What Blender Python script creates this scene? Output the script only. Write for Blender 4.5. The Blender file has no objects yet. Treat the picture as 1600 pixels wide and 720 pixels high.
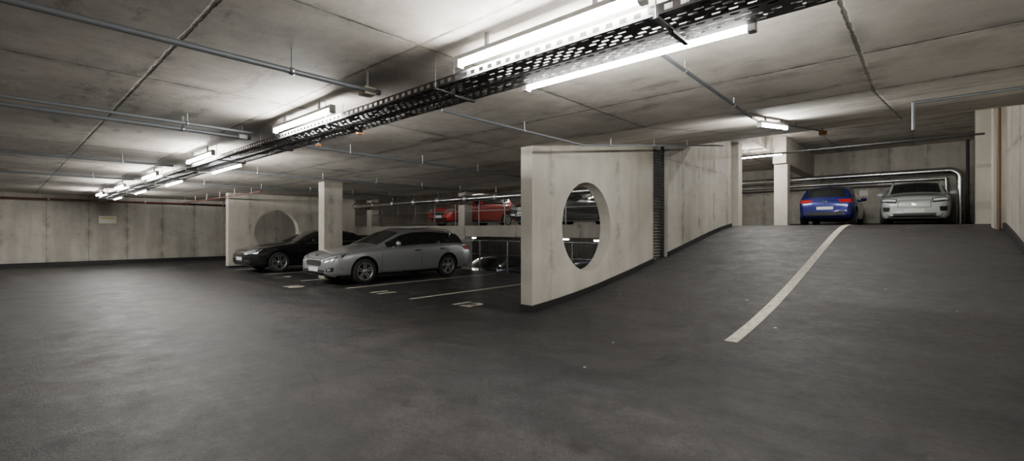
import bpy, bmesh, math, random
from mathutils import Vector, Matrix
from mathutils.bvhtree import BVHTree
random.seed(4)
sc = bpy.context.scene
COL = sc.collection

# ---------------------------------------------------------------- materials
def nt(name):
    m = bpy.data.materials.new(name); m.use_nodes = True
    t = m.node_tree; b = t.nodes['Principled BSDF']
    return m, t, b
def simple(name, col, rough=.5, metal=0., coat=0., emis=None, es=0., noise=0.0, nscale=20):
    m, t, b = nt(name)
    b.inputs['Base Color'].default_value = (*col, 1)
    b.inputs['Roughness'].default_value = rough
    b.inputs['Metallic'].default_value = metal
    b.inputs['Coat Weight'].default_value = coat
    b.inputs['Coat Roughness'].default_value = .04
    if emis:
        b.inputs['Emission Color'].default_value = (*emis, 1)
        b.inputs['Emission Strength'].default_value = es
    if noise > 0:
        tc = t.nodes.new('ShaderNodeTexCoord')
        n = t.nodes.new('ShaderNodeTexNoise'); n.inputs['Scale'].default_value = nscale; n.inputs['Detail'].default_value = 5
        t.links.new(tc.outputs['Object'], n.inputs['Vector'])
        mr = t.nodes.new('ShaderNodeMapRange'); mr.inputs[1].default_value = .3; mr.inputs[2].default_value = .7
        mr.inputs[3].default_value = 1 - noise; mr.inputs[4].default_value = 1 + noise
        t.links.new(n.outputs[0], mr.inputs[0])
        vm = t.nodes.new('ShaderNodeVectorMath'); vm.operation = 'SCALE'; vm.inputs[0].default_value = col
        t.links.new(mr.outputs[0], vm.inputs['Scale']); t.links.new(vm.outputs[0], b.inputs['Base Color'])
    return m

def concrete(name, u, v, pw, ph, base, dark, seam=.55, seamw=.012, holes=False, streak=0., offu=0., offv=0., stain=.5, tone=.14, spots=0.):
    m, t, b = nt(name); N = t.nodes; Lk = t.links
    def M(op, a, bb=None, c=None):
        n = N.new('ShaderNodeMath'); n.operation = op
        for i, q in enumerate((a, bb, c)):
            if q is None: continue
            if isinstance(q, (int, float)): n.inputs[i].default_value = q
            else: Lk.new(q, n.inputs[i])
        return n.outputs[0]
    def MR(x, a, b_, c, d, sm=True):
        n = N.new('ShaderNodeMapRange')
        if sm: n.interpolation_type = 'SMOOTHSTEP'
        Lk.new(x, n.inputs[0])
        for i, q in enumerate((a, b_, c, d)): n.inputs[i+1].default_value = q
        return n.outputs[0]
    tc = N.new('ShaderNodeTexCoord'); sx = N.new('ShaderNodeSeparateXYZ')
    Lk.new(tc.outputs['Object'], sx.inputs[0])
    U = M('ADD', sx.outputs[u], offu); V = M('ADD', sx.outputs[v], offv)
    def noise(scale, detail=6, rough=.6, sc3=None):
        n = N.new('ShaderNodeTexNoise'); n.inputs['Scale'].default_value = scale
        n.inputs['Detail'].default_value = detail; n.inputs['Roughness'].default_value = rough
        src = tc.outputs['Object']
        if sc3:
            mp = N.new('ShaderNodeMapping'); mp.inputs['Scale'].default_value = sc3
            Lk.new(src, mp.inputs[0]); src = mp.outputs[0]
        Lk.new(src, n.inputs['Vector']); return n.outputs[0]
    nf = noise(14, 4)
    fu = M('FRACT', M('DIVIDE', U, pw)); fv = M('FRACT', M('DIVIDE', V, ph))
    du = M('MULTIPLY', M('MINIMUM', fu, M('SUBTRACT', 1., fu)), pw)
    dv = M('MULTIPLY', M('MINIMUM', fv, M('SUBTRACT', 1., fv)), ph)
    wob = M('MULTIPLY', M('SUBTRACT', nf, .5), seamw*2.)
    su = MR(M('ADD', du, wob), seamw*.3, seamw, 1, 0)
    sv = MR(M('ADD', dv, wob), seamw*.3, seamw, 1, 0)
    brk = MR(noise(1.7, 4), .35, .55, .45, 1)
    sm = M('MULTIPLY', M('MAXIMUM', su, sv), brk)
    cmb = N.new('ShaderNodeCombineXYZ')
    Lk.new(M('FLOOR', M('DIVIDE', U, pw)), cmb.inputs[0]); Lk.new(M('FLOOR', M('DIVIDE', V, ph)), cmb.inputs[1])
    wn = N.new('ShaderNodeTexWhiteNoise'); Lk.new(cmb.outputs[0], wn.inputs[0])
    pt = MR(wn.outputs[0], 0, 1, 1-tone, 1+tone*.6, False)
    big = noise(.55, 7, .65); mid = noise(3.0, 7, .7); fine = noise(60, 4, .6)
    s = MR(M('ADD', M('MULTIPLY', big, .65), M('MULTIPLY', mid, .35)), .36, .62, 0, 1)
    mix = N.new('ShaderNodeMix'); mix.data_type = 'RGBA'
    mix.inputs[6].default_value = (*dark, 1); mix.inputs[7].default_value = (*base, 1)
    Lk.new(M('ADD', M('MULTIPLY', s, stain), 1-stain), mix.inputs[0])
    k = M('MULTIPLY', pt, M('SUBTRACT', 1., M('MULTIPLY', sm, seam)))
    k = M('MULTIPLY', k, MR(fine, .3, .7, .93, 1.07, False))
    halo = M('MULTIPLY', MR(M('MINIMUM', du, dv), 0, .18, 1, 0), MR(noise(2.3, 6, .7), .43, .62, 0, .36))
    k = M('MULTIPLY', k, M('SUBTRACT', 1., halo))
    if streak:
        st = noise(1., 5, .55, sc3=(2.2, 2.2, .3))
        k = M('MULTIPLY', k, MR(st, .36, .6, 1-streak, 1.03))
        k = M('MULTIPLY', k, MR(M('ADD', sx.outputs[2], M('MULTIPLY', mid, .25)), .1, .5, .86, 1.0))
    if spots > 0:
        sp = noise(1.3, 8, .75, sc3=(.6, 1.5, 1))
        k = M('MULTIPLY', k, MR(sp, .53, .66, 1., 1.-spots))
    if holes:
        a = M('ABSOLUTE', M('SUBTRACT', M('FRACT', M('DIVIDE', U, pw*.5)), .5))
        c = M('ABSOLUTE', M('SUBTRACT', M('FRACT', M('DIVIDE', V, 1.1)), .5))
        a = M('MULTIPLY', a, pw*.5); c = M('MULTIPLY', c, 1.1)
        dd = M('SQRT', M('ADD', M('MULTIPLY', a, a), M('MULTIPLY', c, c)))
        hb = MR(dd, .012, .026, 1, 0)
        k = M('MULTIPLY', k, M('SUBTRACT', 1., M('MULTIPLY', hb, .5)))
    vm = N.new('ShaderNodeVectorMath'); vm.operation = 'SCALE'
    Lk.new(mix.outputs[2], vm.inputs[0]); Lk.new(k, vm.inputs['Scale'])
    Lk.new(vm.outputs[0], b.inputs['Base Color'])
    b.inputs['Roughness'].default_value = .8
    h = M('SUBTRACT', M('MULTIPLY', mid, .5), sm)
    bp = N.new('ShaderNodeBump'); bp.inputs['Strength'].default_value = .3; bp.inputs['Distance'].default_value = .02
    Lk.new(h, bp.inputs['Height']); Lk.new(bp.outputs[0], b.inputs['Normal'])
    return m

M_CEIL = concrete('ceiling_concrete', 0, 1, 2.5, 1.25, (.61, .57, .50), (.32, .29, .25), seam=.72, seamw=.019, offu=.4, offv=.35, tone=.18, spots=.42, stain=.8)
M_WX = concrete('wall_concrete_xz', 0, 2, 1.22, 3.6, (.50, .475, .415), (.33, .31, .27), holes=True, streak=.16, seam=.5, offv=.4, tone=.14, stain=.65)
M_WY = concrete('wall_concrete_yz', 1, 2, 1.22, 3.6, (.48, .455, .395), (.31, .29, .25), holes=True, streak=.16, seam=.55, offv=.4, tone=.14, stain=.65)
M_PANEL = concrete('pier_concrete', 1, 2, 2.35, 30, (.53, .50, .43), (.38, .355, .30), streak=.10, offu=.55+2.35*9, offv=9, stain=.65, seam=.25, seamw=.01, tone=.03)
M_SLAB = concrete('slab_concrete', 0, 2, 2.6, 9, (.50, .47, .41), (.33, .305, .265), streak=.1, offv=3.)

def asphalt():
    m, t, b = nt('asphalt'); N = t.nodes; Lk = t.links
    tc = N.new('ShaderNodeTexCoord')
    def noise(s, d=6, r=.6, sc3=None):
        n = N.new('ShaderNodeTexNoise'); n.inputs['Scale'].default_value = s; n.inputs['Detail'].default_value = d
        n.inputs['Roughness'].default_value = r; src = tc.outputs['Object']
        if sc3:
            mp = N.new('ShaderNodeMapping'); mp.inputs['Scale'].default_value = sc3; Lk.new(src, mp.inputs[0]); src = mp.outputs[0]
        Lk.new(src, n.inputs['Vector']); return n.outputs[0]
    def MR(x, a, b_, c, d):
        n = N.new('ShaderNodeMapRange'); Lk.new(x, n.inputs[0])
        for i, q in enumerate((a, b_, c, d)): n.inputs[i+1].default_value = q
        return n.outputs[0]
    def MU(a, c):
        n = N.new('ShaderNodeMath'); n.operation = 'MULTIPLY'; Lk.new(a, n.inputs[0]); Lk.new(c, n.inputs[1]); return n.outputs[0]
    big = noise(.4, 7, .65); fine = noise(48, 5, .85); mid = noise(2.2, 9, .78); wear = noise(.9, 9, .75, (.35, 1.3, 1))
    grain = noise(14, 6, .85)
    mix = N.new('ShaderNodeMix'); mix.data_type = 'RGBA'
    mix.inputs[6].default_value = (.0105, .0105, .0115, 1); mix.inputs[7].default_value = (.025, .0215, .0200, 1)
    Lk.new(MR(big, .38, .62, 0, 1), mix.inputs[0])
    k = MU(MR(fine, .35, .65, .15, 2.1), MR(mid, .35, .65, .5, 1.55))
    k = MU(k, MR(wear, .4, .62, .65, 1.6)); k = MU(k, MR(grain, .38, .62, .55, 1.45))
    vm = N.new('ShaderNodeVectorMath'); vm.operation = 'SCALE'
    Lk.new(mix.outputs[2], vm.inputs[0]); Lk.new(k, vm.inputs['Scale'])
    sp = noise(34, 2, .5)
    mx2 = N.new('ShaderNodeMix'); mx2.data_type = 'RGBA'; mx2.inputs[7].default_value = (.13, .10, .075, 1)
    Lk.new(MR(sp, .68, .74, 0, .85), mx2.inputs[0]); Lk.new(vm.outputs[0], mx2.inputs[6])
    Lk.new(mx2.outputs[2], b.inputs['Base Color'])
    Lk.new(MR(mid, .35, .65, .34, .62), b.inputs['Roughness'])
    b.inputs['Specular IOR Level'].default_value = .42
    bp = N.new('ShaderNodeBump'); bp.inputs['Strength'].default_value = 1.; bp.inputs['Distance'].default_value = .03
    Lk.new(MU(fine, grain), bp.inputs['Height']); Lk.new(bp.outputs[0], b.inputs['Normal'])
    return m
M_ASPH = asphalt()
M_PAINTLINE = simple('road_paint', (.50, .475, .38), .75, noise=.35, nscale=14)
M_BLACK = simple('bitumen_skirting', (.008, .008, .008), .6, noise=.3)
M_GALV = simple('galvanised_steel', (.42, .43, .44), .38, .9, noise=.2, nscale=12)
M_RAIL = simple('railing_steel', (.22, .22, .225), .5, .7)
M_WIRE = simple('wire_mesh', (.10, .10, .105), .5, .6)
M_TRAY = simple('tray_steel', (.10, .10, .105), .45, .6, noise=.2, nscale=12)
M_CABLE = simple('black_cable', (.02, .02, .02), .6)
M_CONDUIT = simple('grey_conduit', (.13, .14, .15), .45, .2)
M_WHITEPL = simple('white_enamel', (.75, .75, .74), .4)
M_TUBE = simple('fluorescent_tube', (1, 1, 1), .4, emis=(1., .985, .945), es=350.)
M_TUBE2 = simple('fluorescent_tube_dim', (1, 1, 1), .4, emis=(1., .97, .92), es=120.)
M_RED = simple('red_pipe_paint', (.10, .022, .016), .45)
M_ORANGE = simple('orange_plastic', (.45, .2, .07), .5)
M_BROWN = simple('brown_pipe', (.16, .11, .07), .5)
M_CREAM = simple('cream_plastic', (.55, .5, .38), .5)
M_DUCT = simple('aluminium_duct', (.72, .73, .74), .22, 1., noise=.12, nscale=6)
M_DARKMET = simple('dark_metal', (.07, .075, .08), .45, .7, noise=.2)
M_GLASS = simple('car_glass', (.010, .012, .014), .06, 0., 1.)
M_TYRE = simple('tyre_rubber', (.014, .014, .014), .8)
M_RIM = simple('alloy_rim', (.62, .63, .64), .32, 1.)
M_CHROME = simple('chrome', (.8, .8, .81), .12, 1.)
M_TRIM = simple('black_trim', (.012, .012, .013), .45)
M_HEAD = simple('headlight_lens', (.50, .54, .58), .12, .5, 1.)
M_LAMPW = simple('headlight_white', (.85, .87, .9), .15, 0., 1.)
M_TAIL = simple('taillight_lens', (.45, .01, .01), .15, 0, 1.)
M_PLATE = simple('number_plate', (.75, .75, .72), .4)
M_SIGN = simple('sign_white', (.7, .68, .6), .5)
M_PAPER = simple('paper', (.8, .8, .78), .8)

# ---------------------------------------------------------------- mesh builder
class MB:
    def __init__(s): s.v = []; s.f = []; s.m = []; s.sm = []; s.mats = []
    def mi(s, mat):
        if mat not in s.mats: s.mats.append(mat)
        return s.mats.index(mat)
    def face(s, pts, mat, smooth=False):
        i = len(s.v); s.v += [tuple(p) for p in pts]; s.f.append(list(range(i, i+len(pts)))); s.m.append(s.mi(mat)); s.sm.append(smooth)
    def mesh(s, vs, fs, mat, smooth=False):
        i = len(s.v); s.v += [tuple(p) for p in vs]; k = s.mi(mat)
        for f in fs: s.f.append([i+a for a in f]); s.m.append(k); s.sm.append(smooth)
    def box(s, x0, x1, y0, y1, z0, z1, mat):
        vs = [(x, y, z) for x in (x0, x1) for y in (y0, y1) for z in (z0, z1)]
        s.mesh(vs, [(0,1,3,2), (4,6,7,5), (0,4,5,1), (2,3,7,6), (0,2,6,4), (1,5,7,3)], mat)
    def cyl(s, p, q, r, mat, n=10, cap=True, r2=None):
        p = Vector(p); q = Vector(q); d = q-p
        if d.length < 1e-6: return
        d.normalize(); a = d.orthogonal().normalized(); b = d.cross(a); r2 = r if r2 is None else r2
        vs = []
        for k in range(n):
            t = 2*math.pi*k/n; o = a*math.cos(t)+b*math.sin(t); vs.append(p+o*r); vs.append(q+o*r2)
        s.mesh(vs, [(2*k, 2*((k+1) % n), 2*((k+1) % n)+1, 2*k+1) for k in range(n)], mat, True)
        if cap:
            s.mesh([vs[2*k] for k in range(n)], [tuple(range(n-1, -1, -1))], mat)
            s.mesh([vs[2*k+1] for k in range(n)], [tuple(range(n))], mat)
    def sphere(s, c, r, mat, n=10, m=6, sc=(1,1,1)):
        vs = []; fs = []
        for i in range(m+1):
            ph = math.pi*i/m
            for k in range(n):
                t = 2*math.pi*k/n
                vs.append((c[0]+sc[0]*r*math.sin(ph)*math.cos(t), c[1]+sc[1]*r*math.sin(ph)*math.sin(t), c[2]+sc[2]*r*math.cos(ph)))
        for i in range(m):
            for k in range(n):
                fs.append((i*n+k, (i+1)*n+k, (i+1)*n+(k+1) % n, i*n+(k+1) % n))
        s.mesh(vs, fs, mat, True)
    def pipe(s, pts, r, mat, n=10):
        for a, b in zip(pts[:-1], pts[1:]): s.cyl(a, b, r, mat, n)
        for p in pts[1:-1]: s.sphere(p, r*1.04, mat)
    def lathe_y(s, prof, c, mat, n=36):
        vs = []; P = len(prof)
        for k in range(n):
            t = 2*math.pi*k/n
            for r, y in prof: vs.append((c[0]+r*math.cos(t), c[1]+y, c[2]+r*math.sin(t)))
        fs = []
        for k in range(n):
            k2 = (k+1) % n
            for j in range(P-1): fs.append((k*P+j, k*P+j+1, k2*P+j+1, k2*P+j))
        s.mesh(vs, fs, mat, True)
    def obj(s, name, parent=None, fix=False):
        me = bpy.data.meshes.new(name); me.from_pydata(s.v, [], s.f)
        for m in s.mats: me.materials.append(m)
        for p, k, q in zip(me.polygons, s.m, s.sm): p.material_index = k; p.use_smooth = q
        if fix:
            bm = bmesh.new(); bm.from_mesh(me); bmesh.ops.remove_doubles(bm, verts=bm.verts, dist=1e-5)
            bmesh.ops.recalc_face_normals(bm, faces=bm.faces); bm.to_mesh(me); bm.free()
        me.update()
        o = bpy.data.objects.new(name, me); COL.objects.link(o)
        if parent: o.parent = parent
        return o

# ---------------------------------------------------------------- shell
CZ = 2.82
XL, XR = -25.5, 1.35
XW = -4.92
Y0, YB = 5.97, 25.6
UP = 1.58; LO = -1.3
prof = [(4.9,0),(5.6,.012),(6.2,.045),(7,.11),(8,.225),(9,.37),(10,.53),(11,.70),(12,.87),(13,1.04),(14,1.21),(15,1.365),(15.7,1.455),(16.4,1.525),(17.1,1.565),(18,1.58)]
def rampz(y):
    if y <= prof[0][0]: return 0
    if y >= 18: return 1.58
    for (a, za), (b, zb) in zip(prof[:-1], prof[1:]):
        if a <= y <= b:
            return za+(zb-za)*(y-a)/(b-a)
fl = MB()
fl.face([(XL,-4,0),(4,-4,0),(4,4.9,0),(XL,4.9,0)], M_ASPH)
fl.face([(XL,4.9,0),(-5.05,4.9,0),(-5.05,11.3,0),(XL,11.3,0)], M_ASPH)
fl.face([(1.35,4.9,0),(4,4.9,0),(4,6,0),(1.35,6,0)], M_ASPH)
ys = [4.9+i*.2 for i in range(66)]
for a, b in zip(ys[:-1], ys[1:]):
    b = min(b, 18.0)
    fl.face([(-5.05,a,rampz(a)),(XR,a,rampz(a)),(XR,b,rampz(b)),(-5.05,b,rampz(b))], M_ASPH, True)
fl.face([(-5.05,17.9,UP),(XR,17.9,UP),(XR,YB,UP),(-5.05,YB,UP)], M_ASPH)
fl.obj('floor')
s = MB(); s.box(XL,-5.25,11.0,11.3,-.35,-.004,M_SLAB); s.obj('trim_1')
s = MB(); s.box(XL,-5.05,11.75,YB,UP-.4,UP,M_SLAB); s.obj('floor_upper_deck')
s = MB(); s.box(XL,-5.05,10.9,YB,LO-.2,LO,M_ASPH); s.obj('floor_lower_deck')
s = MB(); s.box(XL,-5.25,10.9,11.0,LO,-.02,M_SLAB); s.obj('wall_lower_deck')
c = MB()
c.box(XL,4,-4,Y0,CZ,CZ+.3,M_CEIL)
c.box(XL,-5.2,Y0,11.3,CZ,CZ+.3,M_CEIL)
def cz(y): return CZ if y < Y0 else CZ+(y-Y0)*(3.77-CZ)/(12.9-Y0)
vs = [(x,y,z) for x in (-5.2,XR+.2) for (y,z) in ((Y0,CZ),(12.9,3.77),(12.9,5.2),(Y0,5.2))]
c.mesh(vs, [(0,1,2,3),(7,6,5,4),(0,4,5,1),(1,5,6,2),(2,6,7,3),(3,7,4,0)], M_CEIL)
c.box(-4.4,XR+.2,12.9,YB,4.95,5.2,M_CEIL)
c.box(XL,-4.4,11.3,YB,4.4,5.2,M_CEIL)
c.box(XL,-5.2,11.0,11.3,CZ+.3,4.6,M_SLAB)
c.obj('ceiling')
w = MB(); w.box(XL-.3,XL,-4,YB,LO,4.6,M_WY); w.obj('wall_left')
w = MB(); w.box(XL,4,-4.3,-4,0,CZ,M_WX); w.obj('wall_front')
w = MB(); w.box(4,4.3,-4,6.2,-.1,CZ,M_WY); w.box(XR,XR+.25,5,YB,-.1,5.2,M_WY); w.box(XR+.25,4,6,6.2,-.1,CZ,M_WX); w.obj('wall_right')
w = MB(); w.box(XL,XR+.25,YB,YB+.3,LO,5.2,M_WX); w.obj('wall_back')

def ring_wall(mb, x0, x1, ya, yb, za, zb, cy, czz, r, mat, n=72):
    angs = [2*math.pi*k/n for k in range(n)]
    for (y, z) in ((ya,za),(yb,za),(yb,zb),(ya,zb)): angs.append(math.atan2(z-czz, y-cy) % (2*math.pi))
    angs = sorted(set(round(a, 7) for a in angs))
    def outer(a):
        dy, dz = math.cos(a), math.sin(a); t = 1e9
        if dy > 1e-9: t = min(t, (yb-cy)/dy)
        if dy < -1e-9: t = min(t, (ya-cy)/dy)
        if dz > 1e-9: t = min(t, (zb-czz)/dz)
        if dz < -1e-9: t = min(t, (za-czz)/dz)
        return cy+dy*t, czz+dz*t
    K = len(angs)
    for i in range(K):
        a, b = angs[i], angs[(i+1) % K]
        ia = (cy+r*math.cos(a), czz+r*math.sin(a)); ib = (cy+r*math.cos(b), czz+r*math.sin(b))
        oa, ob = outer(a), outer(b)
        mb.face([(x1,*ia),(x1,*oa),(x1,*ob),(x1,*ib)], mat)
        mb.face([(x0,*ib),(x0,*ob),(x0,*oa),(x0,*ia)], mat)
        mb.face([(x0,*ia),(x1,*ia),(x1,*ib),(x0,*ib)], mat)
        mb.face([(x1,*oa),(x0,*oa),(x0,*ob),(x1,*ob)], mat)
w = MB()
ring_wall(w, XW-.25, XW, Y0, 10.55, -.1, CZ, 7.68, 1.475, .86, M_PANEL)
vs = [(x,y,z) for x in (XW-.25,XW) for (y,z) in ((Y0,CZ),(10.55,CZ),(10.55,cz(10.55)))]
w.mesh(vs, [(0,1,2),(5,4,3),(0,3,4,1),(1,4,5,2),(2,5,3,0)], M_PANEL)
w.obj('wall_pier_ramp')
w = MB()
w.box(XW-.28, XW+.06, 11.25, 16.3, LO, 4.95, M_WY)
w.box(XW-.28, XW-.12, 10.55, 11.25, LO, 4.0, M_WY)
w.box(XW-.28, XW-.03, 11.25, YB, LO, UP-.42, M_WY)
w.box(XW-.28, XW-.03, Y0, 11.25, LO, -.1, M_WY)
w.obj('wall_ramp')
w = MB(); ring_wall(w, -19.8, -19.5, 5.75, 10.9, 0, CZ, 7.5, 1.35, .86, M_PANEL); w.obj('wall_pier_parking')

l = MB()
x = XW-.02
l.box(x-.05,x,10.57,10.62,rampz(10.5),cz(10.6)-.02,M_DARKMET); l.box(x-.05,x,11.18,11.23,rampz(11),cz(11.2)-.02,M_DARKMET)
z = .72
while z < 3.4:
    l.mesh([(x-.06,10.62,z),(x-.06,11.18,z),(x,11.18,z+.05),(x,10.62,z+.05)], [(0,1,2,3)], M_GALV); z += .075
l.box(x-.05,x+.01,10.57,11.23,1.95,2.0,M_DARKMET)
l.obj('louvre_panel')
def upstand(name, x0, x1, ya, yb, h, zf=rampz):
    b = MB(); n = max(1, int((yb-ya)/.4))
    for i in range(n):
        a = ya+(yb-ya)*i/n; q = ya+(yb-ya)*(i+1)/n
        vs = [(x,y,z) for x in (x0,x1) for (y,z) in ((a,zf(a)-.02),(q,zf(q)-.02),(q,zf(q)+h),(a,zf(a)+h))]
        b.mesh(vs, [(0,1,2,3),(7,6,5,4),(0,4,5,1),(1,5,6,2),(2,6,7,3),(3,7,4,0)], M_BLACK)
    return b.obj(name)
upstand('baseboard_ramp_pier', XW-.27, XW+.03, Y0-.03, 10.55, .11)
upstand('baseboard_ramp_wall', XW+.05, XW+.09, 11.25, 16.3, .12)
upstand('baseboard_right', XR-.05, XR+.0, 5.0, 17.5, .14)
b = MB(); b.box(XL,XL+.04,-4,11.2,0,.16,M_BLACK); b.obj('baseboard_left')
b = MB(); b.box(-19.82,-19.47,5.72,10.9,0,.07,M_BLACK); b.obj('baseboard_parking_pier')
b = MB(); b.box(-5,XR,YB-.03,YB,UP,UP+.14,M_BLACK); b.obj('baseboard_back')

def column(x0,x1,y0,y1,z0,z1,mat=M_PANEL):
    m = MB(); m.box(x0,x1,y0,y1,z0,z1,mat); m.obj('concrete_column')
column(-13.35,-13.0,6.3,6.86,0,CZ)
column(-13.4,-13.05,11.8,12.2,UP,4.4)
column(-13.4,-13.05,11.8,12.2,LO,UP-.4)
column(-20.0,-19.6,11.8,12.2,UP,4.4)
column(-5.2,-4.8,16.9,17.3,1.5,4.95)
column(-4.4,-3.95,20.,20.45,UP,3.95)
column(XR-.2,XR,15.6,16.1,1.4,4.95)
column(XR-.3,XR,19.0,19.5,UP,4.95)
b = MB(); b.box(-4.4,-3.95,19.8,YB,3.95,4.95,M_SLAB); b.obj('ceiling_beam_upper')
b = MB(); b.box(-13.4,-13.0,11.75,YB,3.95,4.4,M_SLAB); b.obj('ceiling_beam_parking')

# ---------------------------------------------------------------- floor paint
def strip(name, x0, x1, ya, yb, zf, dz=.004):
    b = MB(); n = max(1, int((yb-ya)/.15))
    for i in range(n):
        a = ya+(yb-ya)*i/n; q = ya+(yb-ya)*(i+1)/n
        b.face([(x0,a,zf(a)+dz),(x1,a,zf(a)+dz),(x1,q,zf(q)+dz),(x0,q,zf(q)+dz)], M_PAINTLINE, True)
    return b.obj(name)
strip('ramp_centre_line', -1.87, -1.72, 6.0, 17.9, rampz, .006)
for xx, ya in ((-7.85,5.6),(-10.45,5.6),(-12.93,5.6),(-15.7,5.6),(-18.3,5.6)): strip('parking_bay_line', xx-.05, xx+.05, ya, 10.9, lambda y: 0)
def ftext(txt, x, y, size):
    cu = bpy.data.curves.new('bay_number', 'FONT'); cu.body = txt; cu.size = size; cu.extrude = .001; cu.align_x = 'CENTER'; cu.offset = .022
    o = bpy.data.objects.new('bay_number', cu); COL.objects.link(o); o.location = (x, y, .004); cu.materials.append(M_PAINTLINE)
ftext('12', -6.5, 5.75, .6); ftext('11', -9.15, 5.6, .6); ftext('10', -11.75, 4.75, .5); ftext('9', -14.4, 5.5, .6)

# ---------------------------------------------------------------- luminaires
def tube_light(p, q, mat=M_TUBE, hang=.06, name='fluorescent_light'):
    p = Vector(p); q = Vector(q); L = (q-p).length
    m = MB()
    m.box(0,L,-.025,.025,.028,.06,M_WHITEPL)
    m.box(-.02,.02,-.028,.028,-.028,.06,M_WHITEPL); m.box(L-.02,L+.02,-.028,.028,-.028,.06,M_WHITEPL)
    m.cyl((.02,0,0),(L-.02,0,0),.021,mat,8,False)
    for t in (.2,.8): m.box(L*t-.012,L*t+.012,-.012,.012,.06,.06+hang,M_GALV)
    o = m.obj(name); d = (q-p).normalized()
    yaw = math.atan2(d.y, d.x); pit = -math.asin(d.z)
    o.rotation_euler = (0, pit, yaw); o.location = p
    return o
ZT = 2.66
for a in (-1.15,-4.65,-8.7,-12.7,-16.7,-20.7): tube_light((a-1.5,2.34,ZT),(a,2.34,ZT), hang=.098)
for a in (-.75,-9.05,-13.0,-17.,-21.): tube_light((a-1.7,2.90,2.57),(a,2.90,2.57), hang=.188)
tube_light((2.8,2.34,ZT),(1.4,2.34,ZT), hang=.098)
tube_light((-1.68,6.85,cz(6.85)-.12),(-1.68,8.4,cz(8.4)-.12), hang=.058)
tube_light((-5.25,18.7,4.12),(-3.85,18.7,4.12), hang=.2)
tube_light((-2.2,14.2,4.80),(-.7,14.2,4.80), hang=.088)  # added tube, hidden above the ceiling edge to light the upper back wall
tube_light((-3.0,16.0,4.80),(-1.5,16.0,4.80), hang=.088)  # another added tube, out of view, to brighten that wall further
for xx in (-10,-15,-20): tube_light((xx,18.5,4.2),(xx+1.5,18.5,4.2), M_TUBE2, hang=.138)
for xx,yy in ((-12.0,16.2),(-8.4,14.6),(-17.5,16)): tube_light((xx-.7,yy,1.02),(xx+.7,yy,1.02), M_TUBE2, hang=.098)
m = MB(); m.box(-1.6,-.35,YB-.1,YB,3.36,3.42,M_WHITEPL); m.box(-1.6,-.35,YB-.13,YB-.1,3.345,3.385,M_CREAM); m.obj('wall_light')

# ---------------------------------------------------------------- cable trays
def tray(y0, y1, z, xa, xb, hgt=.06, pitch=.09):
    m = MB(); rows = int((y1-y0)/.02)|1; rw = (y1-y0)/rows; n = int((xb-xa)/pitch)
    for j in range(rows):
        ya = y0+j*rw; yb = ya+rw
        if j % 2 == 0: m.face([(xa,ya,z),(xa,yb,z),(xb,yb,z),(xb,ya,z)], M_TRAY)
        else:
            off = 0 if (j//2) % 2 == 0 else pitch*.5
            for k in range(n):
                x = xa+k*pitch+off
                x2 = x+(pitch if random.random() < .2 else pitch*.45)
                m.face([(x,ya,z),(x,yb,z),(x2,yb,z),(x2,ya,z)], M_TRAY)
    for y in (y0, y1):
        hz = hgt/4
        m.face([(xa,y,z),(xb,y,z),(xb,y,z+hz),(xa,y,z+hz)], M_TRAY)
        m.face([(xa,y,z+hgt-hz),(xb,y,z+hgt-hz),(xb,y,z+hgt),(xa,y,z+hgt)], M_TRAY)
        for k in range(n):
            x = xa+k*pitch; m.face([(x,y,z+hz),(x+pitch*.5,y,z+hz),(x+pitch*.5,y,z+hgt-hz),(x,y,z+hgt-hz)], M_TRAY)
    for k in range(2):
        yy = y0+.05+k*.03
        m.cyl((xa,yy,z+.014),(xb,yy,z+.014),.009,M_CABLE,6)
    x = xa+.6
    while x < xb:
        m.box(x-.015,x+.015,y0-.01,y1+.01,z-.02,z-.002,M_TRAY)
        m.cyl((x,y0-.008,z-.02),(x,y0-.008,CZ),.004,M_GALV,6); m.cyl((x,y1+.008,z-.02),(x,y1+.008,CZ),.004,M_GALV,6)
        x += 1.9
    m.obj('cable_tray')
tray(2.40,2.585,2.575,-24.5,3.4); tray(2.60,2.82,2.56,-24.5,3.4)

# ---------------------------------------------------------------- pipes and conduits
def pipe(name, pts, r, mat=M_CONDUIT, clips=None):
    m = MB(); m.pipe(pts, r, mat)
    if clips:
        for a, b in zip(pts[:-1], pts[1:]):
            a = Vector(a); b = Vector(b); n = int((b-a).length/1.4)
            for k in range(n):
                p = a+(b-a)*((k+.5)/max(n,1)); top = clips(p)
                if top-p.z < .5 and top > p.z: m.cyl(p, (p.x,p.y,top), .008, M_GALV, 6)
                m.sphere(p, r*1.5, M_GALV, 8, 4)
    return m.obj(name)
cl = lambda p: cz(p.y) if p.x > -5.2 else CZ
EC = 'electrical_conduit'
pipe(EC, [(-3.68,-3.9,2.64),(-3.68,2.30,2.64)], .022, clips=cl)
pipe(EC, [(-3.9,3.2,2.70),(-3.9,5.95,2.70),(-3.95,12.6,cz(12.6)-.12)], .017, clips=cl)
pipe(EC, [(-6.75,-3.9,2.66),(-6.9,2.3,2.66)], .022, clips=cl)
pipe(EC, [(-6.55,-3.9,2.7),(-6.7,2.3,2.7)], .018, clips=cl)
pipe(EC, [(-7.0,3.1,2.68),(-7.3,10.6,2.68)], .02, clips=cl)
pipe(EC, [(-11.1,-3.9,2.68),(-11.1,2.3,2.68)], .022, clips=cl)
pipe(EC, [(-11.1,3.1,2.68),(-11.1,10.6,2.68)], .022, clips=cl)
pipe(EC, [(-15.1,-3.9,2.7),(-15.1,2.3,2.7)], .022, clips=cl)
pipe(EC, [(-15.1,3.1,2.7),(-15.1,10.6,2.7)], .022, clips=cl)
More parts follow.
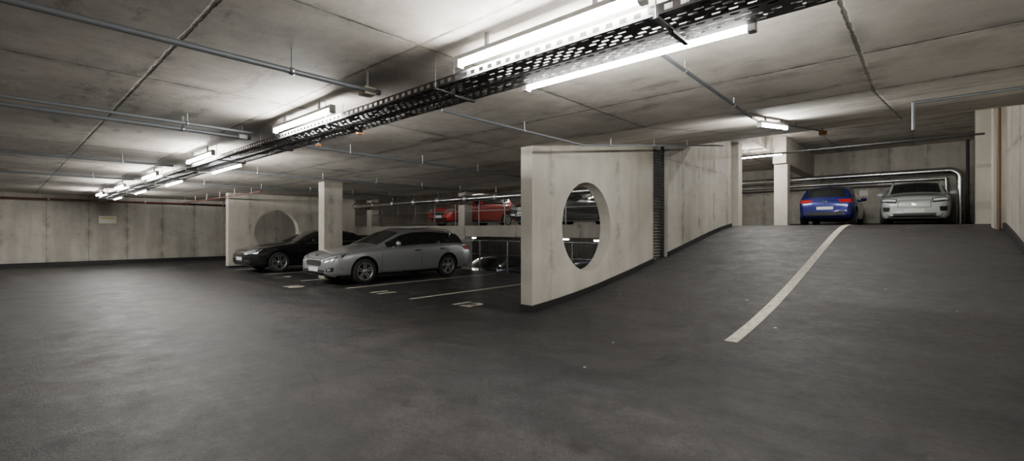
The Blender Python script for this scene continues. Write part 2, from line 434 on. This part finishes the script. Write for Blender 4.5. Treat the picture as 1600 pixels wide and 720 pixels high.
pipe(EC, [(-1.5,3.15,2.74),(-1.55,5.95,2.74),(-1.68,6.7,cz(6.7)-.06)], .016, clips=cl)
pipe(EC, [(-1.68,8.5,cz(8.5)-.07),(-1.75,12.8,cz(12.8)-.07)], .016, clips=cl)
pipe('drain_pipe', [(-.12,7.0,2.55),(-.12,7.0,2.86),(.72,7.0,2.86),(.95,6.4,2.78),(1.2,5.0,2.75)], .016, M_CONDUIT)
pipe('sprinkler_pipe', [(-24.9,-3.9,2.6),(-24.9,10.8,2.6)], .035, M_RED, clips=cl)
pipe('sprinkler_pipe', [(-24.8,5.4,2.6),(-15.3,5.4,2.6)], .022, M_RED, clips=cl)
pipe(EC, [(-4.75,17.0,3.92),(XR-.25,17.0,3.9)], .03, M_CABLE)
pipe('ventilation_duct', [(-24.5,10.85,2.5),(-5.3,10.85,2.5)], .1, M_DUCT, clips=cl)
m = MB(); pts = [(-9,25.1,3.78),(.6,25.1,3.78)]
for k in range(1,9):
    t = k/8*math.pi/2; pts.append((.6+.35*math.sin(t), 25.1, 3.43+.35*math.cos(t)))
pts.append((.95,25.1,UP)); m.pipe(pts,.13,M_DUCT,14)
for k in range(7): m.cyl((-7+k*1.1,25.1,3.78),(-6.96+k*1.1,25.1,3.78),.14,M_GALV,14)
m.obj('ventilation_duct')
pipe('heating_pipe', [(-9,25.4,3.5),(.55,25.4,3.5),(.62,25.4,UP)], .06, M_DUCT)
pipe('heating_pipe', [(-9,25.45,3.32),(.2,25.45,3.32),(.38,25.45,UP)], .04, M_DARKMET)
pipe('drain_pipe', [(1.15,24.9,4.9),(1.15,24.9,UP)], .05, M_CABLE)
pipe('drain_pipe', [(1.22,15.4,4.9),(1.22,15.4,1.4)], .04, M_BROWN)
def jbox(x,y,z,mat=M_CREAM,s=.06,top=None):
    m = MB(); m.box(x-s,x+s,y-s,y+s,z-s*.6,z+s*.6,mat); m.cyl((x,y,z),(x,y,top or cz(y)),.012,M_GALV,6); m.obj('junction_box')
jbox(-3.72,2.2,2.64,s=.055); jbox(-3.9,3.12,2.72,s=.035); jbox(-6.9,2.2,2.67,M_WHITEPL,.05); jbox(-5.6,3.2,2.7,M_ORANGE,.035)
jbox(-1.72,12.2,3.56,M_ORANGE,.07); jbox(-7.0,3.3,2.72,M_ORANGE,.03)

# ---------------------------------------------------------------- railings
def railing(xa, xb, y, z, h, mesh=True):
    m = MB()
    x = xa
    while x <= xb+.01:
        m.box(x-.02,x+.02,y-.02,y+.02,z,z+h,M_RAIL); x += 1.3
    m.cyl((xa,y,z+h),(xb,y,z+h),.024,M_GALV,8); m.cyl((xa,y,z+.12),(xb,y,z+.12),.014,M_RAIL,8); m.cyl((xa,y,z+h*.55),(xb,y,z+h*.55),.014,M_GALV,8)
    if mesh:
        x = xa
        while x < xb: m.box(x-.002,x+.002,y-.002,y+.002,z+.12,z+h,M_WIRE); x += .1
        k = z+.2
        while k < z+h: m.box(xa,xb,y-.002,y+.002,k-.002,k+.002,M_WIRE); k += .1
    m.obj('guard_railing')
railing(-19.4,-5.4,11.2,0,1.05)
railing(-25.3,-5.3,11.85,UP,1.0)
def sign(x,y,z,w,h,mat=M_SIGN):
    m = MB(); m.box(x-w/2,x+w/2,y-.02,y,z-h/2,z+h/2,mat); m.obj('wall_sign')
for xx in (-22.5,-20,-17.5,-15,-12.5,-10,-7.5): sign(xx,YB,3.0,.5,.25)
sign(-2.1,YB,3.05,.3,.25)
m = MB(); m.box(XL,XL+.03,2.75,3.3,1.70,2.0,M_SIGN); m.box(XL+.03,XL+.034,2.8,3.25,1.88,1.94,simple('sign_yellow',(.6,.5,.15),.5)); m.obj('wall_sign')
for (x,y) in ((-2.2,8.2),(-1.25,2.55),(.18,2.6),(-1.5,6.9),(-3.2,8.9),(-4.3,7.8),(-2.6,4.0),(.3,8.6),(-.5,9.5),(-3.9,6.9),(-4.6,8.6),(-4.4,6.6),(-2.9,5.1)):
    s_ = random.uniform(.01,.028); z = rampz(y)+.004
    m = MB(); pts = [(x+s_*math.cos(a)*random.uniform(.5,1.2), y+s_*math.sin(a)*random.uniform(.5,1.2), z+random.uniform(0,.006)) for a in (0,1.1,2.2,3.2,4.2,5.3)]
    m.face(pts, M_PAPER); m.obj('paper_scrap')

# ---------------------------------------------------------------- cars
def curve_fn(pts, L, win=.07):
    st = .01; n = int(round(L/st))+1; vals = []
    for i in range(n):
        x = min(i*st, L); v = pts[-1][1]
        for (a, za), (b, zb) in zip(pts[:-1], pts[1:]):
            if a <= x <= b: v = za+(zb-za)*(x-a)/(b-a) if b > a else zb; break
        vals.append(v)
    K = int(win/st)
    for _ in range(2):
        cs = [0]
        for v in vals: cs.append(cs[-1]+v)
        vals = [(cs[i+min(i,n-1-i,K)+1]-cs[i-min(i,n-1-i,K)])/(2*min(i,n-1-i,K)+1) for i in range(n)]
    def f(x):
        t = max(0, min(n-1.001, x/st)); i = int(t); return vals[i]*(1-(t-i))+vals[i+1]*(t-i)
    return f

def make_car(name, sp, loc, rot, paint):
    L, W, H = sp['L'], sp['W'], sp['H']; hw = W/2
    zt = curve_fn(sp['top'], L); belt = curve_fn(sp['belt'], L)
    wp = curve_fn([(0,.68),(.03,.79),(.10,.87),(.25,.93),(.5,.97),(.95,1),(L-1.,1),(L-.4,.97),(L-.12,.92),(L-.03,.84),(L,.76)], L, .03)
    zb = curve_fn([(0,.32),(.12,.22),(.5,.2),(L-.5,.2),(L-.12,.27),(L,.38)], L, .05)
    bm_ = max(zt(x*L/50)-belt(x*L/50) for x in range(51))
    def gh(x):
        z_t = zt(x); zs = min(belt(x), z_t-.07); h = z_t-zs; hg = max(0, min(1, (h-.07)/(bm_-.07)))
        w_ = wp(x)*hw
        ysd = w_*.955; yr = ysd*(.86*(1-hg)+.735*hg); zr = zs+h*(.40*(1-hg)+.90*hg)
        if hg < .999: zr = zs+h*(.40*(1-hg**.5)+.90*hg**.5)
        return w_, ysd, zs, yr, zr, z_t, hg
    G = [(0,.88),(.08,.945),(.2,.975),(.4,.992),(.6,1.0),(.78,1.0),(.9,.988),(.97,.972)]
    def section(x):
        w_, ysd, zs, yr, zr, z_t, hg = gh(x); z0 = zb(x)
        P = [(0,z0),(w_*.45,z0),(w_*.8,z0)]
        for t, g in G: P.append((w_*g, z0+(zs-z0)*t))
        P.append((ysd, zs))
        for t in (.12,.35,.6,.85): P.append((ysd+(yr-ysd)*t+.03*hg*math.sin(math.pi*t), zs+(zr-zs)*t))
        P.append((yr, zr))
        for f in (.93,.8,.6,.4,.2,0): P.append((yr*f, zr+(z_t-zr)*(1-f**2.3)))
        return P
    xs = [0,.01,.03,.06,.1,.15,.22,.3]; n = int((L-.6)/.07)
    xs += [.3+(L-.6)*k/n for k in range(1,n)]; xs += [L-a for a in (.3,.22,.15,.1,.06,.03,.01,0)]
    bm = bmesh.new(); rings = []
    for x in xs:
        P = section(x); ring = [bm.verts.new((x,y,z)) for y, z in P]
        ring += [bm.verts.new((x,-y,z)) for y, z in reversed(P[1:-1])]; rings.append(ring)
    K = len(rings[0])
    for a, b in zip(rings[:-1], rings[1:]):
        for j in range(K): bm.faces.new((a[j], a[(j+1) % K], b[(j+1) % K], b[j]))
    bm.faces.new(rings[0]); bm.faces.new(list(reversed(rings[-1])))
    bmesh.ops.recalc_face_normals(bm, faces=bm.faces)
    bvh = BVHTree.FromBMesh(bm)
    me = bpy.data.meshes.new(name+'_body'); bm.to_mesh(me); bm.free()
    body = bpy.data.objects.new('body', me); COL.objects.link(body)
    R = sp['R']; wx = (sp['fo'], sp['fo']+sp['wb'])
    cb = MB()
    for x in wx:
        for s_ in (1,-1): cb.cyl((x,s_*(hw-.30),R+.01),(x,s_*(hw+.15),R+.01),R+.055,M_TRIM,40)
    co = cb.obj('arch_cut', fix=True)
    md = body.modifiers.new('b','BOOLEAN'); md.object = co; md.operation = 'DIFFERENCE'; md.solver = 'EXACT'
    bpy.context.view_layer.update()
    dg = bpy.context.evaluated_depsgraph_get()
    me2 = bpy.data.meshes.new_from_object(body.evaluated_get(dg))
    body.modifiers.clear(); body.data = me2; bpy.data.objects.remove(co)
    me2.materials.clear(); me2.materials.append(paint); me2.materials.append(M_TRIM)
    for p in me2.polygons:
        p.use_smooth = True; c_ = p.center; p.material_index = 0
        for x in wx:
            if math.hypot(c_.x-x, c_.z-R-.01) < R+.056 and abs(c_.y) < hw-.0 and (abs(p.normal.y) > .9 and abs(c_.y) < hw-.2 or abs(p.normal.y) < .5): p.material_index = 1
        if c_.z < .24 and c_.x > .2: p.material_index = 1
    try: me2.set_sharp_from_angle(angle=math.radians(32))
    except Exception: pass
    root = bpy.data.objects.new(name, None); COL.objects.link(root); root.location = loc; root.rotation_euler = (0,0,rot)
    body.parent = root
    det = MB()
    def hit(view, a, b, sgn=1):
        if view == 'F': r = bvh.ray_cast(Vector((-1,a,b)), Vector((1,0,0)))
        elif view == 'R': r = bvh.ray_cast(Vector((L+1,a,b)), Vector((-1,0,0)))
        else: r = bvh.ray_cast(Vector((a,2*sgn,b)), Vector((0,-sgn,0)))
        return (r[0], r[1]) if r[0] is not None else None
    def patch(view, q, mat, off=.004, nu=8, nv=5, sgn=1):
        g = {}
        for i in range(nu+1):
            for j in range(nv+1):
                u, v = i/nu, j/nv
                a = (1-v)*((1-u)*q[0][0]+u*q[1][0])+v*((1-u)*q[3][0]+u*q[2][0])
                b = (1-v)*((1-u)*q[0][1]+u*q[1][1])+v*((1-u)*q[3][1]+u*q[2][1])
                h_ = hit(view, a, b, sgn)
                if h_: g[i,j] = h_[0]+h_[1]*off
        for i in range(nu):
            for j in range(nv):
                ks = ((i,j),(i+1,j),(i+1,j+1),(i,j+1))
                if all(k in g for k in ks):
                    pp = [g[k] for k in ks]
                    if max((pp[a_]-pp[a_-1]).length for a_ in range(4)) < .4: det.face(pp, mat, True)
    def both(view, q, mat, off=.004, nu=8, nv=5):
        patch(view, q, mat, off, nu, nv); patch(view, [(-a,b) for a,b in q], mat, off, nu, nv)
    def sides(q, mat, off=.004, nu=8, nv=4):
        patch('S', q, mat, off, nu, nv, 1); patch('S', q, mat, off, nu, nv, -1)
    def sidept(x, t, s_, off):
        w_, ysd, zs, yr, zr, z_t, hg = gh(x)
        return (x, s_*(ysd+(yr-ysd)*t+.03*hg*math.sin(math.pi*t)+off), zs+(zr-zs)*t)
    for (x0, x1) in sp['wins']:
        n = max(4, int((x1-x0)/.06))
        for s_ in (1,-1):
            for i in range(n):
                a = x0+(x1-x0)*i/n; b = x0+(x1-x0)*(i+1)/n
                for j in range(6):
                    t0 = .10+.76*j/6; t1 = .10+.76*(j+1)/6
                    det.face([sidept(a,t0,s_,.006),sidept(b,t0,s_,.006),sidept(b,t1,s_,.006),sidept(a,t1,s_,.006)], M_GLASS, True)
                if sp.get('chrome'):
                    det.face([sidept(a,.04,s_,.009),sidept(b,.04,s_,.009),sidept(b,.10,s_,.009),sidept(a,.10,s_,.009)], M_CHROME, True)
                    det.face([sidept(a,.86,s_,.009),sidept(b,.86,s_,.009),sidept(b,.90,s_,.009),sidept(a,.90,s_,.009)], M_CHROME, True)
    x0, x1 = sp['wins'][0][0], sp['wins'][-1][1]; n = 40
    for s_ in (1,-1):
        for i in range(n):
            a = x0+(x1-x0)*i/n; b = x0+(x1-x0)*(i+1)/n
            for t0, t1 in ((.10,.3),(.3,.5),(.5,.7),(.7,.86)):
                det.face([sidept(a,t0,s_,.003),sidept(b,t0,s_,.003),sidept(b,t1,s_,.003),sidept(a,t1,s_,.003)], M_TRIM, True)
    def top(x, f, off):
        w_, ysd, zs, yr, zr, z_t, hg = gh(x); a = abs(f)
        return (x, yr*f, zr+(z_t-zr)*(1-a**2.3)+off)
    for (x0, x1) in (sp['ws'], sp['rw']):
        n = 14
        for i in range(n):
            a = x0+(x1-x0)*i/n; b = x0+(x1-x0)*(i+1)/n
            for j in range(12):
                f0 = -.9+1.8*j/12; f1 = -.9+1.8*(j+1)/12
                det.face([top(a,f0,.008),top(a,f1,.008),top(b,f1,.008),top(b,f0,.008)], M_GLASS, True)
    for v, q, m_, o_, k_ in sp['patches']:
        if k_ == 1: patch(v, q, m_, o_)
        elif k_ == 2: both(v, q, m_, o_)
        else: sides(q, m_, o_)
    for x in sp['seams']: sides([(x-.004,.27),(x+.004,.27),(x+.004,belt(x)-.01),(x-.004,belt(x)-.01)], M_TRIM, .002, 1, 8)
    sides([(sp['seams'][0],.27),(sp['seams'][-1],.27),(sp['seams'][-1],.262),(sp['seams'][0],.262)], M_TRIM, .002, 20, 1)
    for x in sp['handles']:
        for s_ in (1,-1):
            h_ = hit('S', x, belt(x)-.12, s_)
            if h_: det.box(x-.1,x+.1,h_[0].y-.01 if s_ > 0 else h_[0].y-.03, h_[0].y+.03 if s_ > 0 else h_[0].y+.01, belt(x)-.135,belt(x)-.105, M_CHROME if sp.get('chrome') else paint)
    for s_ in (1,-1):
        mx = sp['mirror']; mz = belt(mx)+.10
        det.sphere((mx,s_*(hw+.05),mz),.105,paint,14,8,(.6,1.0,.68)); det.cyl((mx+.02,s_*(hw-.08),mz-.07),(mx,s_*(hw+.03),mz-.03),.022,M_TRIM,8)
    if sp.get('rails'):
        xa, xb = sp['rails']
        for s_ in (1,-1):
            pts = [(x, s_*gh(x)[3]*.97, gh(x)[4]+(.055 if 0 < k < 8 else .01)) for k in range(9) for x in [xa+(xb-xa)*k/8]]
            det.pipe(pts, .014, M_GALV, 8)
    det.cyl((L-1.2,0,zt(L-1.2)),(L-1.1,0,zt(L-1.2)+.08),.012,M_TRIM,6)
    det.obj('fittings', root)
    k = 0
    for x in wx:
        for s_ in (1,-1):
            k += 1; wm = MB(); y = s_*(hw-.125); cc = (x,y,R); r0 = R*.69
            f = s_
            wm.lathe_y([(r0,-.10*f),(R*.8,-.112*f),(R*.95,-.105*f),(R,-.075*f),(R,.075*f),(R*.95,.105*f),(R*.8,.114*f),(r0,.104*f)], cc, M_TYRE)
            wm.lathe_y([(r0+.004,.104*f),(r0-.012,.108*f),(r0-.022,.09*f),(r0-.03,-.06*f),(.02,-.06*f)], cc, M_RIM)
            wm.lathe_y([(r0*.78,.0*f),(.05,.0*f)], cc, M_DARKMET)
            wm.lathe_y([(r0-.03,.03*f),(.02,.03*f)], cc, M_TRIM)
            wm.lathe_y([(.058,.04*f),(.055,.092*f),(.03,.10*f),(0.001,.10*f)], cc, M_RIM, 16)
            for i in range(5):
                for dlt in (-.17,.17):
                    a = 2*math.pi*i/5+.3; ca, sa = math.cos(a), math.sin(a)
                    def pt(r_, t_, yy): return (x+r_*ca-t_*sa, y+yy*f, R+r_*sa+t_*ca)
                    t0 = .02 if dlt > 0 else -.02; t1 = dlt*r0*.9
                    a0,a1 = t0-.016, t0+.016; b0,b1 = t1-.016, t1+.016
                    vs = [pt(.04,a0,.088),pt(.04,a1,.088),pt(r0-.012,b1,.092),pt(r0-.012,b0,.092),pt(.04,a0,.05),pt(.04,a1,.05),pt(r0-.012,b1,.06),pt(r0-.012,b0,.06)]
                    wm.mesh(vs, [(0,1,2,3),(7,6,5,4),(0,4,5,1),(1,5,6,2),(2,6,7,3),(3,7,4,0)], M_RIM)
            wm.obj('wheel_%d' % k, root)
    return root

def slats(y0, y1, za, zb_, n, taper=0.):
    out = []
    for i in range(n):
        z = za+(zb_-za)*(i+.5)/n; out.append(('F',[(-y1,z+.006),(y1,z+.006),(y1,z-.006),(-y1,z-.006)],M_CHROME,.010,1))
    return out
plateF = lambda z: ('F',[(-.26,z+.055),(.26,z+.055),(.26,z-.055),(-.26,z-.055)],M_PLATE,.014,1)
plateR = lambda z: ('R',[(-.26,z+.055),(.26,z+.055),(.26,z-.055),(-.26,z-.055)],M_PLATE,.014,1)

WAGON = dict(L=4.81,W=1.85,H=1.47,R=.335,fo=.95,wb=2.817,chrome=True,rails=(2.45,4.1),
  top=[(0,.64),(.05,.74),(.22,.84),(.7,.94),(1.15,1.0),(1.35,1.03),(2.15,1.38),(2.55,1.455),(3.2,1.47),(3.9,1.43),(4.3,1.36),(4.62,1.03),(4.74,.93),(4.81,.75)],
  belt=[(0,.76),(.7,.86),(1.4,.93),(4.0,.99),(4.81,.99)], wins=[(1.62,2.02),(2.06,2.72),(2.8,3.62),(3.70,4.36)], ws=(1.40,2.16), rw=(4.30,4.62),
  seams=(1.45,2.76,3.70), handles=(2.6,3.5), mirror=1.92,
  patches=[('F',[(-.46,.70),(.46,.70),(.38,.49),(-.38,.49)],M_CHROME,.004,1),('F',[(-.43,.68),(.43,.68),(.355,.51),(-.355,.51)],M_TRIM,.007,1)]+slats(0,.37,.53,.67,4)+
   [('F',[(-.60,.40),(.60,.40),(.52,.27),(-.52,.27)],M_TRIM,.005,1),plateF(.41),
    ('F',[(.49,.72),(.86,.82),(.87,.71),(.51,.60)],M_TRIM,.005,2),('F',[(.51,.705),(.84,.79),(.85,.725),(.53,.625)],M_HEAD,.008,2),
    ('F',[(.66,.44),(.81,.47),(.80,.37),(.64,.35)],M_TRIM,.006,2),('F',[(.69,.425),(.77,.44),(.765,.395),(.68,.38)],M_HEAD,.010,2),
    ('F',[(-.05,.775),(.05,.775),(.05,.735),(-.05,.735)],M_CHROME,.01,1),
    ('S',[(4.28,.93),(4.70,.93),(4.72,.78),(4.45,.80)],M_TAIL,.005,3),('R',[(.5,.95),(.82,.97),(.84,.80),(.5,.80)],M_TAIL,.006,2),plateR(.72),
    ('S',[(.30,.45),(.36,.45),(.36,.42),(.30,.42)],M_ORANGE,.004,3)])
SEDAN = dict(L=5.0,W=1.9,H=1.46,R=.34,fo=.93,wb=2.95,chrome=True,
  top=[(0,.66),(.05,.75),(.3,.84),(.9,.95),(1.35,1.0),(1.5,1.02),(2.35,1.39),(2.75,1.45),(3.25,1.45),(3.75,1.36),(4.35,1.08),(4.8,1.05),(4.94,.98),(5.0,.8)],
  belt=[(0,.76),(.9,.88),(1.5,.93),(4.0,.99),(5,.98)], wins=[(1.78,2.78),(2.86,3.70),(3.74,4.0)], ws=(1.55,2.36), rw=(3.78,4.32),
  seams=(1.55,2.82,3.75), handles=(2.65,3.6), mirror=2.05,
  patches=[('F',[(-.38,.72),(.38,.72),(.31,.36),(-.31,.36)],M_CHROME,.004,1),('F',[(-.355,.70),(.355,.70),(.29,.38),(-.29,.38)],M_TRIM,.007,1)]+slats(0,.31,.40,.69,8)+
   [plateF(.47),('F',[(.44,.73),(.88,.78),(.88,.65),(.48,.60)],M_HEAD,.006,2),
    ('F',[(.42,.46),(.80,.48),(.78,.33),(.40,.31)],M_TRIM,.006,2),('F',[(.45,.40),(.74,.41),(.74,.39),(.45,.38)],M_CHROME,.010,2),
    ('R',[(.45,.93),(.84,.93),(.84,.78),(.45,.80)],M_TAIL,.006,2),plateR(.75)])
# closed body-colour front panel, slim white lamps high at the corners
SUV = dict(L=4.45,W=1.88,H=1.64,R=.36,fo=.88,wb=2.70,chrome=False,rails=(2.2,3.8),
  top=[(0,.72),(.04,.88),(.2,.98),(.8,1.07),(1.12,1.12),(1.28,1.15),(1.95,1.55),(2.35,1.63),(3.2,1.64),(3.9,1.56),(4.2,1.2),(4.36,1.03),(4.43,.92),(4.45,.75)],
  belt=[(0,.84),(.8,.97),(1.5,1.03),(4.0,1.10),(4.45,1.08)], wins=[(1.5,2.4),(2.48,3.3),(3.36,3.8)], ws=(1.3,1.97), rw=(3.88,4.2),
  seams=(1.4,2.44,3.35), handles=(2.3,3.2), mirror=1.72,
  patches=[('F',[(-.42,.835),(.42,.835),(.42,.822),(-.42,.822)],M_TRIM,.006,1),('F',[(-.42,.60),(.42,.60),(.42,.588),(-.42,.588)],M_TRIM,.006,1),
    ('F',[(-.425,.83),(-.41,.83),(-.41,.59),(-.425,.59)],M_TRIM,.006,1),('F',[(.41,.83),(.425,.83),(.425,.59),(.41,.59)],M_TRIM,.006,1),
    ('F',[(-.06,.75),(.06,.75),(.06,.66),(-.06,.66)],M_CHROME,.011,1),
    plateF(.48),('F',[(.44,.88),(.87,.93),(.87,.78),(.46,.74)],M_TRIM,.005,2),('F',[(.47,.86),(.84,.90),(.84,.83),(.48,.79)],M_LAMPW,.009,2),
    ('F',[(-.72,.40),(.72,.40),(.64,.27),(-.64,.27)],M_TRIM,.005,1),('F',[(.62,.60),(.82,.62),(.80,.46),(.64,.46)],M_TRIM,.005,2),
    ('R',[(.45,1.04),(.84,1.04),(.84,.86),(.55,.9)],M_TAIL,.006,2),plateR(.8)])
HATCH = dict(L=4.25,W=1.82,H=1.55,R=.335,fo=.85,wb=2.60,
  top=[(0,.62),(.05,.76),(.3,.87),(.8,.97),(1.08,1.02),(1.22,1.06),(1.95,1.46),(2.35,1.54),(3.1,1.55),(3.78,1.48),(3.92,1.42),(4.12,1.05),(4.22,.95),(4.25,.72)],
  belt=[(0,.76),(.8,.89),(1.4,.95),(3.6,1.03),(4.25,1.0)], wins=[(1.45,2.36),(2.44,3.2),(3.26,3.62)], ws=(1.26,1.97), rw=(3.86,4.11),
  seams=(1.32,2.40,3.25), handles=(2.25,3.1), mirror=1.70,
  patches=[('F',[(-.42,.64),(.42,.64),(.36,.46),(-.36,.46)],M_TRIM,.005,1),plateF(.42),('F',[(.44,.72),(.84,.80),(.84,.68),(.46,.62)],M_HEAD,.006,2),
    ('F',[(-.6,.38),(.6,.38),(.5,.27),(-.5,.27)],M_TRIM,.005,1),
    ('R',[(.40,.97),(.86,1.0),(.86,.85),(.46,.87)],M_TAIL,.006,2),plateR(.66),
    ('R',[(-.74,.52),(.74,.52),(.66,.36),(-.66,.36)],M_TRIM,.006,1),('R',[(-.06,.93),(.06,.93),(.06,.87),(-.06,.87)],M_CHROME,.01,1)])

def paint(name, c, metal=.5, rough=.3): return simple(name, c, rough, metal, 1.)
P_SIL = paint('silver_paint',(.50,.52,.54),.75,.3); P_BLK = paint('black_paint',(.008,.008,.010),.2,.2)
P_BLU = paint('blue_paint',(.010,.016,.16),.4,.3); P_WHT = paint('white_paint',(.46,.50,.48),.1,.3)
P_RED = paint('red_paint',(.55,.02,.015),.1,.3); P_DRK = paint('anthracite_paint',(.03,.035,.045),.5,.3)
H = math.pi/2
make_car('station_wagon', WAGON, (-11.83,5.45,0), H, P_SIL)
make_car('sedan', SEDAN, (-17.05,5.35,0), H, P_BLK)
make_car('hatchback', HATCH, (-2.87,25.0,UP), -H, P_BLU)
make_car('suv', SUV, (-.33,20.4,UP), H, P_WHT)
make_car('hatchback', HATCH, (-15.75,12.7,UP), H, P_RED)
make_car('sedan', SEDAN, (-10.75,12.6,UP), H, P_DRK)
make_car('hatchback', HATCH, (-9.5,12.8,LO), H, P_BLU)
make_car('hatchback', HATCH, (-14.8,12.8,LO), H, P_DRK)

# ---------------------------------------------------------------- world + camera
w = bpy.data.worlds.new('world'); sc.world = w; w.use_nodes = True
w.node_tree.nodes['Background'].inputs[0].default_value = (.5,.5,.52,1); w.node_tree.nodes['Background'].inputs[1].default_value = .02
cam = bpy.data.cameras.new('camera'); co = bpy.data.objects.new('camera', cam); COL.objects.link(co)
cam.sensor_width = 36; cam.lens = 721/1600*36; cam.clip_start = .05; cam.clip_end = 200
co.location = (0,0,1.4); co.rotation_euler = (math.radians(90),0,math.radians(42))
sc.camera = co
